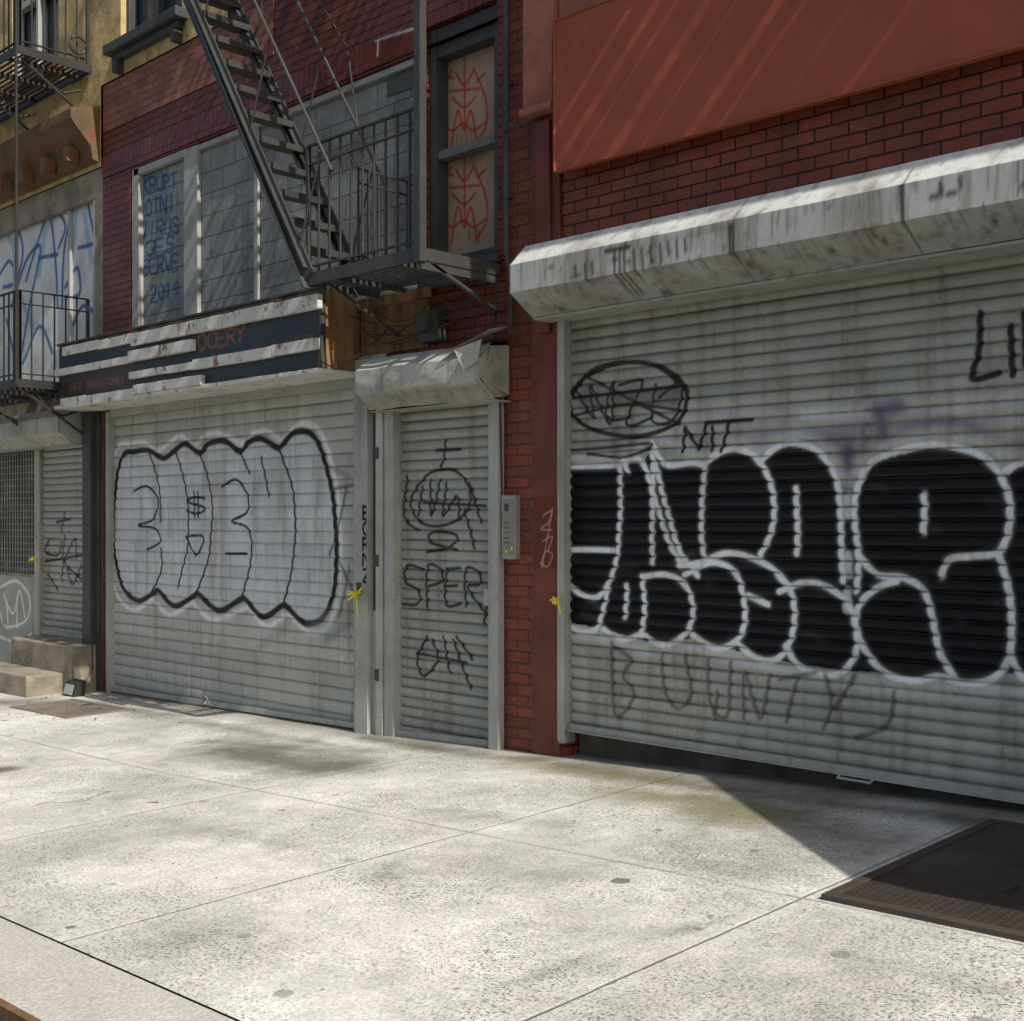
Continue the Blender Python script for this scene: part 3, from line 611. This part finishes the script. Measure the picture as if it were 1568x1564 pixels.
ds=empty("roll_down_shutter"); P=.0765; z0=-.07
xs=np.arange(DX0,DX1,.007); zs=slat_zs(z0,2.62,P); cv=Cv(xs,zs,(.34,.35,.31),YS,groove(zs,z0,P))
for l in range(len(zs)//12+1): cv.rgb[l*12:(l+1)*12]*=random.uniform(.88,1.08)
cv.stroke([(640,770),(710,770)],.25,(.22,.23,.21),.35,.15); cv.stroke([(640,900),(740,905)],.2,(.22,.23,.21),.35,.12)
cv.tag([[(668,690),(705,688)],[(684,675),(680,705),(676,715)],[(640,745),(665,722),(700,722),(720,750),(715,785),(680,805),(645,800),(630,770),(640,745)],[(648,745),(642,790)],[(660,735),(662,790),(675,735)],[(685,740),(680,790),(700,760),(705,795)],[(650,770),(745,775)],
          [(625,730),(620,790),(640,812)],[(655,845),(690,838),(700,820),(665,815),(660,830),(700,842)],[(712,780),(728,840)],[(720,740),(738,800)],
          [(648,872),(625,866),(622,890),(642,905),(640,925),(618,925)],[(655,930),(656,868),(675,872),(678,890),(658,898)],[(685,872),(684,925),(705,925)],[(685,898),(702,897)],[(684,872),(706,870)],[(715,928),(714,872),(735,878),(735,895),(718,900),(745,940)],
          [(655,975),(640,1010),(650,1035),(672,1010),(662,980)],[(680,975),(690,1030)],[(695,980),(722,1055)],[(640,1000),(715,1015)],[(725,1010),(700,975)],[(742,955),(752,900)]],.025,soft=.008)
grid_obj("slats",cv,slat_y(P,z0,.015,YS,.008),M['shut'],ds)
mb=MB(); mb.box(DX0-.10,DX0+.005,-.045,.08,-.3,2.62); mb.box(DX1-.01,DX1+.0,-.04,.08,-.3,2.62)
za,zb=gzz(DX0,0),gzz(DX1,0); mb.hexa([(DX0,-.01,za),(DX1-.012,-.01,zb),(DX1-.012,.02,zb),(DX0,.02,za),(DX0,-.01,za+.05),(DX1-.012,-.01,zb+.05),(DX1-.012,.02,zb+.05),(DX0,.02,za+.05)])
mb.box(DX0+.006,DX0+.04,-.06,-.04,1.0,1.14); mb.box(DX1-.05,DX1-.0,-.06,-.042,1.0,1.12)
mb.obj("guides_and_bottom_rail",M['steel'],ds,.003)
zs=np.array([2.47,2.50,2.53,2.56,2.60,2.604,2.64,2.68,2.72,2.76,2.764,2.79,2.82,2.86,2.90]); xs=np.arange(-7.46,-6.08,.015); cv=Cv(xs,zs,(.45,.45,.405),-.3)
cv.rgb[:4]*=.75  # underside shade painted into the lower rows
for px in (570,600,630,660,700): cv.stroke([(px,600),(px+4,625)],.02,(.2,.18,.15),.6,.02,smooth=False)
cv.stroke([(545,622),(640,600),(740,590)],.03,(.2,.18,.14),.5,.02)
def hy2(X,Z): return np.interp(Z,[2.47,2.60,2.76,2.86,2.90],[-.16,-.31,-.31,-.2,-.0])+.008*wn(X,3.1,1)+.005*wn(X+Z*3,6,2)
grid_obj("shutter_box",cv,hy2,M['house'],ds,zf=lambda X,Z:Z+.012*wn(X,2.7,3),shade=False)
mb=MB(); mb.prism([(-.01,2.5),(-.16,2.47),(-.31,2.62),(-.31,2.76),(-.2,2.86),(-.01,2.88)],-7.475,-7.462)
mb.face([(-6.45,-.33,2.80),(-6.0,-.30,2.93),(-5.99,-.12,2.97),(-6.40,-.02,2.92)]); mb.face([(-6.30,-.36,2.81),(-6.04,-.34,2.86),(-6.1,-.32,2.72),(-6.2,-.36,2.66)]); mb.face([(-6.09,-.02,2.85),(-6.09,-.2,2.83),(-6.12,-.26,2.6),(-6.09,-.02,2.5)])
mb.prism([(-.01,2.5),(-.16,2.47),(-.29,2.62),(-.29,2.74),(-.2,2.84),(-.01,2.86)],-6.12,-6.112)
mb.box(-7.46,-6.09,-.16,.04,2.455,2.463)
mb.obj("bent_lid",surf("bent_sheet_metal",(.38,.38,.33),.5,grime=.5,rust=.5),ds)

gsn=empty("grocery_sign"); PX=-.40
xs=np.arange(-12.28,-7.80,.014); zs=np.arange(2.82,3.42,.014); cv=Cv(xs,zs,(.014,.022,.034),PX-.003)
cv.fill([(95,575),(205,555),(205,630),(95,630)],(.045,.025,.022),.8,smooth=False)
cv.text("OCERY",302,537,376,522,24,.024,(.30,.075,.04),.9,jit=.01); cv.text("COLD BEER",385,538,480,519,8,.012,(.18,.06,.045),.7,jit=.01)
cv.text("HOT SANDWICHES",108,599,190,586,10,.016,(.22,.06,.04),.85,jit=.01)
grid_obj("face",cv,lambda X,Z:PX-.003+0*X,M['navy'],gsn,shade=False)
mb=MB(); mb.box(-12.29,-7.79,PX,-.003,2.81,3.43,0)
mb.obj("cabinet",M['ply'],gsn,.004)
mb=MB()
def strip(p0,p1,h,dz=0,t=.03,seg=1):
    (xa,za),(xb,zb)=W(*p0,PX),W(*p1,PX); z=(za+zb)/2+dz
    k=np.linspace(xa,xb,seg+1)
    for a,b in zip(k,k[1:]):
        q=random.uniform(-.006,.006); mb.box(a,b-.008,PX-.006-t,PX-.006,z-h/2+q,z+h/2+q)
strip((100,538),(215,518),.09,seg=2); strip((208,522),(496,461),.115,seg=5,t=.05)
strip((88,572),(207,550),.07,seg=2); strip((205,547),(302,530),.10,seg=2,t=.06); strip((302,560),(492,527),.09,seg=3,t=.045)
strip((205,576),(318,558),.065,seg=2,t=.05)
strip((97,617),(218,600),.08,seg=3); strip((212,600),(316,580),.085,seg=2,t=.055)
mb.box(-12.33,-7.77,PX-.04,-.003,2.775,2.808)
mb.obj("trim_strips",M['white'],gsn,.004)
mb=MB(); mb.box(-12.31,-7.79,PX-.02,-.003,3.432,3.45); mb.box(-7.788,-7.775,PX-.01,PX+.04,2.81,3.43,0); mb.obj("edge_trim",M['darkgrey'],gsn)

dp=empty("conduit_pipe"); mb=MB()
xp=-6.10; mb.tube([(xp,-.04,3.5),(xp,-.04,7),(xp,-.04,12)],.022); mb.tube([(xp,-.04,3.5),(xp+.05,-.04,3.3),(xp+.06,-.04,2.95)],.015)
for z in (3.9,4.7,5.5): mb.box(xp-.04,xp+.04,-.03,-.004,z,z+.03)
mb.tube([(-6.1,-.06,4.36),(-5.99,-.12,4.37),(-5.87,-.13,4.33)],.012)
mb.obj("pipe",M['darkgrey'],dp)
ic=empty("intercom_box"); x0,_=W(776,800); x1,_=W(797,800)
mb=MB(); mb.box(x0,x1,-.05,-.002,1.34,1.79,0); mb.box(x0+.015,x1-.015,-.054,-.051,1.37,1.76,1); mb.obj("case",[M['alu'],surf("grey_face",(.24,.24,.21),.5,grime=.6)],ic,.005)
mb=MB()
for i in range(2):
    for j in range(5): mb.box(x0+.035+i*.03,x0+.045+i*.03,-.059,-.055,1.45+j*.035,1.46+j*.035)
mb.box(x0+.03,x0+.07,-.058,-.055,1.68,1.73); mb.obj("keypad",M['darkgrey'],ic)
mb=MB(); mb.box(x1-.04,x1-.025,-.058,-.055,1.40,1.43); mb.box(x0+.04,x0+.06,-.058,-.055,1.385,1.405); mb.obj("stickers",M['tape'],ic)

def tape(name,px,py,y,s=1):
    x,z=W(px,py,y); mb=MB()
    for i in range(9):
        a=random.uniform(0,6.28); L=random.uniform(.04,.09)*s; q=Vector((x+L*math.cos(a),y-.04+random.uniform(-.03,.02),z+L*.6*math.sin(a)))
        mb.bar((x,y,z),q,.02,.003,up=(random.random(),1,random.random()))
    mb.bar((x+.01,y-.02,z),(x+.03,y-.02,z-.14*s),.020,.003,up=(.2,1,0)); mb.obj(name,M['tape'])
tape("caution_tape_knot",547,908,-.09,1.3); tape("caution_tape_knot",856,920,-.07,.6); tape("caution_tape_knot",56,856,-.05,.8)

# ================================================================= LEFT BUILDING
lb=empty("yellow_stucco_building")
mb=MB()
mb.wall(-24,-12.122,-.9,5.35,[(-16.2,-12.3,3.15,5.05),(-13.6,-12.46,.33,2.5),(-16.2,-13.72,1.0,2.5)],0,.6,0)
mb.wall(-24,-12.122,5.35,12,[(-14.3,-13.1,6.7,8.7),(-16.5,-15.3,6.7,8.7)],-.02,.6,1)
mb.box(-24,-12.122,.6,9,-.9,12,2)
for x in (-14.3,-16.5): mb.box(x,x+1.2,.12,.16,6.7,8.7,3)
mb.obj("walls",[M['stone'],M['yellow'],M['dark'],M['glass']],lb)
mb=MB(); mb.prism([(-.022,5.4),(-.10,5.42),(-.12,5.55),(-.30,5.75),(-.34,5.80),(-.34,5.90),(-.022,5.98)],-24,-12.14,0)
for x in np.arange(-15.8,-12.2,.55): mb.box(x,x+.1,-.26,-.124,5.42,5.58,0)
mb.box(-14.42,-12.98,-.14,-.022,6.58,6.68); 
for x in (-14.3,-13.72,-13.16): mb.box(x,x+.06,.0,.1,6.7,8.7,1)
mb.box(-14.3,-13.1,.02,.1,7.6,7.68,1)
mb.obj("cornice",[M['cornice'],M['steel']],lb,.006)
xs=np.arange(-16.2,-12.3,.013); zs=np.arange(3.15,5.05,.013); cv=Cv(xs,zs,(.70,.71,.69),.07)
BL2=(.03,.13,.34)
for q in ([(100,300),(160,290)],[(60,290),(40,300)]): cv.stroke(q,.25,(.22,.19,.13),.7,.1)
for q in ([(8,350),(26,390)],[(70,345),(60,420)],[(118,310),(110,400)],[(130,330),(140,400)],[(30,450),(50,500)]): cv.stroke(q,.10,(.24,.46,.66),.7,.03)
cv.tag([[(0,345),(20,340),(35,380),(25,430),(5,440)],[(40,430),(55,380),(75,330),(85,400),(88,470)],[(60,395),(88,390)],[(95,470),(100,370),(125,290),(140,340),(150,400)],[(18,470),(40,400),(62,380),(45,470),(30,560)],
          [(100,440),(118,410),(122,450),(100,455)],[(0,420),(15,400),(28,430)],[(85,320),(100,345),(90,380)],[(120,380),(150,372)],[(105,520),(125,470),(145,480)],[(10,490),(30,560),(60,500),(80,540)],[(65,300),(78,330)]],.05,BL2,.92,.014)
grid_obj("boarded_window",cv,lambda X,Z:.07+0*X,M['flat'],lb,shade=False)
mb=MB()
mb.box(-12.98,-12.94,.03,.068,3.16,5.04); mb.box(-14.4,-14.34,.03,.068,3.16,5.04); mb.box(-12.34,-12.302,.0,.068,3.16,5.04)
for x in np.arange(-16.15,-13.75,.075): mb.box(x,x+.014,.03,.044,1.0,2.5,1)
for z in np.arange(1.05,2.5,.075): mb.box(-16.2,-13.72,.046,.058,z,z+.014,1)
mb.box(-13.72,-13.6,-.02,-.001,.3,2.6,0); mb.box(-12.458,-12.13,-.04,-.002,-.3,2.8,2); mb.box(-12.40,-12.22,-.09,-.042,-.3,2.85,3)
mb.obj("window_bars",[M['steel'],M['alu'],M['greyiron'],M['darkgrey']],lb)
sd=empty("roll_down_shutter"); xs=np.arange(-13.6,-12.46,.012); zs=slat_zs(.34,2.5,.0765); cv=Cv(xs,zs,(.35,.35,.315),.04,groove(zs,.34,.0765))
cv.tag([[(88,800),(108,795)],[(100,785),(95,815)],[(78,825),(70,845),(90,850),(95,830)],[(100,820),(98,860),(115,825),(118,855)],[(70,860),(130,850)],[(95,890),(100,860),(112,895),(125,865)],[(75,880),(90,905)],[(105,870),(130,890)]],.030,BK,.95,.008)
grid_obj("slats",cv,slat_y(.0765,.34,.015,.04,.008),M['shut'],sd)
zs=np.linspace(2.44,2.86,22); xs=np.arange(-15.6,-12.5,.02); cv=Cv(xs,zs,(.36,.36,.31),-.3)
cv.text("XOS",60,632,105,630,12,.02,(.5,.33,.05),.8)
grid_obj("shutter_box",cv,lambda X,Z:np.interp(Z,[2.44,2.56,2.72,2.82,2.86],[-.16,-.31,-.31,-.2,-.0])+.006*wn(X,3.1,1),M['house'],sd,shade=False)
mb=MB(); mb.prism([(-.01,2.44),(-.16,2.44),(-.31,2.56),(-.31,2.72),(-.2,2.82),(-.01,2.86)],-12.515,-12.505); mb.box(-13.6,-12.46,.0,.03,.335,.38); mb.box(-15.6,-12.5,-.16,.0,2.43,2.438)
mb.obj("box_ends",M['steel'],sd)
xs=np.arange(-16.2,-13.74,.015); zs=np.arange(-.2,.98,.015); cv=Cv(xs,zs,(.34,.34,.30),-.006)
cv.tag([[(0,900),(25,890),(45,915),(40,950),(10,960),(0,940)],[(5,910),(20,940),(30,905),(38,945)],[(0,975),(30,985),(48,970)],[(10,920),(12,955)],[(26,915),(26,960)]],.03,(.8,.8,.8),.85,.015)
grid_obj("stall_riser",cv,lambda X,Z:-.006+0*X,M['flat'],lb,shade=False)
sp=empty("entrance_steps"); mb=MB(); mb.box(-13.66,-12.20,-.32,-.008,-.4,.31); mb.box(-14.0,-12.35,-.72,-.322,-.45,.02); mb.obj("treads",M['stone'],sp,.02)
fl=empty("floodlight"); x=-12.05; z=gzz(-12.0,-.35); mb=MB(); mb.hexa([(x-.13,-.42,z),(x+.13,-.42,z),(x+.13,-.3,z),(x-.13,-.3,z),(x-.13,-.38,z+.14),(x+.13,-.38,z+.14),(x+.13,-.28,z+.16),(x-.13,-.28,z+.16)],0)
mb.face([(x-.1,-.424,z+.02),(x+.1,-.424,z+.02),(x+.1,-.394,z+.12),(x-.1,-.394,z+.12)],1); mb.obj("lamp_body",[M['iron'],M['steel']],fl,.004)
mb=MB(); mb.tube([(x,-.29,z+.1),(x-.1,-.1,z+.25),(x-.12,-.1,z+1.2),(x-.13,-.1,2.5)],.006); mb.obj("cable",M['iron'],fl)

# ================================================================= FIRE ESCAPES
def balcony(mb,x0,x1,p,z,rh=.95,front=True,sides=(1,1),slat='x',sw=.028,sg=.062,bal=.12,mi=0,boards=None):
    y0,y1=-p,-.03
    mb.box(x0,x1,y0,y0+.012,z-.04,z+.05,mi); mb.box(x0,x1,y1-.012,y1,z-.04,z+.04,mi)
    mb.box(x0,x0+.012,y0+.014,y1-.014,z-.04,z+.045,mi); mb.box(x1-.012,x1,y0+.014,y1-.014,z-.04,z+.045,mi)
    if slat=='x':
        y=y0+.03
        while y<y1-.03: mb.box(x0+.014,x1-.014,y,y+sw,z,z+.008,mi); y+=sg
        for x in np.linspace(x0+.3,x1-.3,max(2,int((x1-x0)/.5))): mb.box(x,x+.035,y0+.014,y1-.014,z-.035,z-.003,mi)
    else:
        x=x0+.03
        for w,gp in boards:      # crosswise planks added out of view, gaps shaped to cast sun streaks
            if x+w>x1-.02: break
            mb.box(x,x+w,y0+.014,y1-.014,z,z+.02,mi); x+=w+gp
    def rail(a,b):
        for h,w in ((rh,.035),(rh*.86,.022),(.1,.025)): mb.bar((*a,z+h),(*b,z+h),w,.012,mi)
        L=math.hypot(b[0]-a[0],b[1]-a[1]); k=max(2,int(L/bal))
        for i in range(k+1):
            t=i/k; xx=a[0]+(b[0]-a[0])*t; yy=a[1]+(b[1]-a[1])*t; w=.014 if 0<i<k else .03
            mb.box(xx-w/2,xx+w/2,yy-w/2,yy+w/2,z,z+rh,mi)
    if front: rail((x0+.02,y0+.02),(x1-.02,y0+.02))
    if sides[0]: rail((x0+.02,y0+.03),(x0+.02,y1-.03))
    if sides[1]: rail((x1-.02,y0+.03),(x1-.02,y1-.03))
fe=empty("fire_escape"); mb=MB()
X0,X1,Pz=-7.49,-6.17,3.40
balcony(mb,X0,X1,.77,Pz,1.0,True,(0,0),'x')
mb.box(X1-.05,X1+.01,-.80,-.74,Pz-.05,7.6)
mb.box(X1-.04,X1-.005,-.77,-.05,Pz-.10,Pz-.05)
mb.bar((X1-.02,-.70,Pz-.04),(X1-.02,-.02,Pz-.30),.03,.02); mb.bar((X0+.2,-.70,Pz-.04),(X0+.2,-.02,Pz-.35),.03,.02)
for h in (.72,.62,.1): mb.bar((-6.89,-.74,Pz+h),(-6.89,-.28,Pz+h),.02,.012)
for y in np.linspace(-.74,-.28,6): mb.box(-6.897,-6.883,y-.007,y+.007,Pz,Pz+.72)
mb.tube([(-6.89,-.74,Pz+.72),(-7.0,-.75,Pz+.86),(-7.2,-.76,Pz+.84),(-7.35,-.76,Pz+.95)],.012)
mb.tube([(-6.89,-.28,Pz+.72),(-6.80,-.26,Pz+.66),(-6.78,-.26,Pz+.3)],.012)
sb=Vector((-7.42,0,Pz+.02)); tp=Vector((-9.75,0,Pz+.02+(9.75-7.42)*1.545))
for y in (-.79,-.32): mb.bar((sb.x,y,sb.z),(tp.x,y,tp.z),.016,.15); mb.bar((sb.x,y-.02,sb.z+.06),(tp.x,y-.02,tp.z+.06),.04,.012); mb.bar((sb.x,y-.02,sb.z-.09),(tp.x+.05,y-.02,tp.z-.02),.04,.012)
k=int((tp.z-sb.z)/.225)
for i in range(1,k+1):
    t=i/k; p=sb.lerp(tp,t); mb.box(p.x-.10,p.x+.10,-.78,-.335,p.z-.015,p.z+.005); mb.box(p.x+.088,p.x+.102,-.78,-.335,p.z-.045,p.z-.016)
off=Vector((.30,0,.72))
for y in (-.80,-.31):
    a,b=sb+off,tp+off; mb.tube([(a.x,y,a.z),(b.x,y,b.z)],.012)
    for t in (.05,.33,.62,.9):
        p=sb.lerp(tp,t); q=p+off; mb.tube([(p.x,y,p.z),(q.x,y,q.z)],.008)
r2=random.Random(5)
balcony(mb,-9.75,-6.2,.8,6.98,1.0,True,(0,1),'y',bal=.2,boards=[(r2.choice([.04,.06,.10,.18]),r2.choice([.08,.12,.16,.24])) for _ in range(40)])
mb.tube([(-9.0,-.05,6.9),(-7.9,-.05,5.45),(-7.4,-.3,4.4)],.006)
mb.obj("ironwork",M['greyiron'],fe)
fe=empty("fire_escape"); mb=MB()
balcony(mb,-16,-12.32,.82,3.02,.95,True,(0,1),'x'); balcony(mb,-16,-12.32,.82,6.42,.95,True,(0,1),'x')
for z in (3.0,6.4):
    for x in (-12.4,-13.5,-14.8):
        mb.bar((x,-.75,z-.03),(x,-.02,z-.50),.03,.02); mb.tube([(x,-.60,z-.04),(x,-.5,z-.2),(x,-.3,z-.28),(x,-.1,z-.2)],.012)
mb.box(-12.345,-12.325,-.84,-.82,3,9)
mb.tube([(-12.28,-.2+.09*math.cos(t),6.62+.09*math.sin(t)) for t in np.linspace(0,6.28,14)],.012)
mb.obj("ironwork",M['iron'],fe)
fe=empty("fire_escape"); mb=MB()
balcony(mb,-4.9,1.6,.74,6.9,1.0,True,(1,1),'y',boards=[(.9,.01),(.75,.03),(.30,.07),(.16,.09),(.12,.05),(.22,.12),(.18,.04),(.3,.10),(.14,.05),(.35,.03),(.4,.05),(.8,.02),(.7,.04),(.9,.02)])  # unseen balcony above the sign, floor shaped to cast sun streaks
mb.obj("ironwork",M['iron'],fe)

# unseen awning added at right, shaped to throw the shadow on the pavement
aw=empty("added_shadow_awning"); mb=MB()
x0,x1=.05,3.6; yo=-1.85
mb.hexa([(x0,yo,2.70),(x1,yo,2.70),(x1,-.01,5.3),(x0,-.01,5.3),(x0,yo,2.74),(x1,yo,2.74),(x1,-.01,5.34),(x0,-.01,5.34)])
mb.box(x0,x1,yo-.02,yo-.002,2.45,2.74)
mb.face([(x0,yo,2.70),(x0,-.01,5.3),(x0,-.01,2.7)]); mb.face([(x1,yo,2.70),(x1,-.01,5.3),(x1,-.01,2.7)])
mb.obj("canvas",M['awn'],aw)

mb=MB()
for i in range(110):
    if i<55: px,py=random.uniform(0,260),random.uniform(1062,1105)
    else: px,py=random.uniform(200,1560),random.uniform(1150,1480)
    x,y=G(px,py); 
    if y>-.05: y=-.06
    z=gzz(x,y)+.006; s=random.uniform(.008,.03) if i<55 else random.uniform(.005,.013); a=random.uniform(0,6.28)
    mb.face([(x+s*math.cos(a+t)*(1 if k%2==0 else .45),y+s*math.sin(a+t)*(1 if k%2==0 else .45),z+random.uniform(0,.012)) for k,t in enumerate((0,1.57,3.14,4.71))])
mb.obj("fallen_leaves",surf("dry_leaf",(.16,.09,.04),.8,grime=.2))

# ================================================================= LIGHT, CAMERA
L=Vector((-1,.12,-1.0)).normalized()
sd_=bpy.data.lights.new("sun","SUN"); sd_.energy=5.0; sd_.angle=math.radians(.5); sd_.color=(1,.955,.87)
so=bpy.data.objects.new("sun",sd_); col.objects.link(so); so.rotation_euler=L.to_track_quat('-Z','Y').to_euler(); so.location=(5,-3,14)
w=bpy.data.worlds.new("World"); bpy.context.scene.world=w; w.use_nodes=True
sk=w.node_tree.nodes.new("ShaderNodeTexSky"); sk.sky_type='NISHITA'; sk.sun_disc=False
sk.sun_elevation=math.asin(-L.z); sk.sun_rotation=math.atan2(-L.x,-L.y); sk.dust_density=3; sk.air_density=1; sk.ozone_density=.5
bg=w.node_tree.nodes["Background"]; w.node_tree.links.new(sk.outputs[0],bg.inputs[0]); bg.inputs[1].default_value=.12
cd=bpy.data.cameras.new("camera"); co=bpy.data.objects.new("camera",cd); col.objects.link(co)
co.location=(0,-D,H); co.rotation_euler=(math.radians(90),0,YAW); cd.sensor_width=36; cd.lens=36*F/1568; cd.shift_y=18/1568; cd.clip_end=1500
sc=bpy.context.scene; sc.camera=co
sc.view_settings.view_transform='Standard'; sc.view_settings.look='None'; sc.view_settings.exposure=0
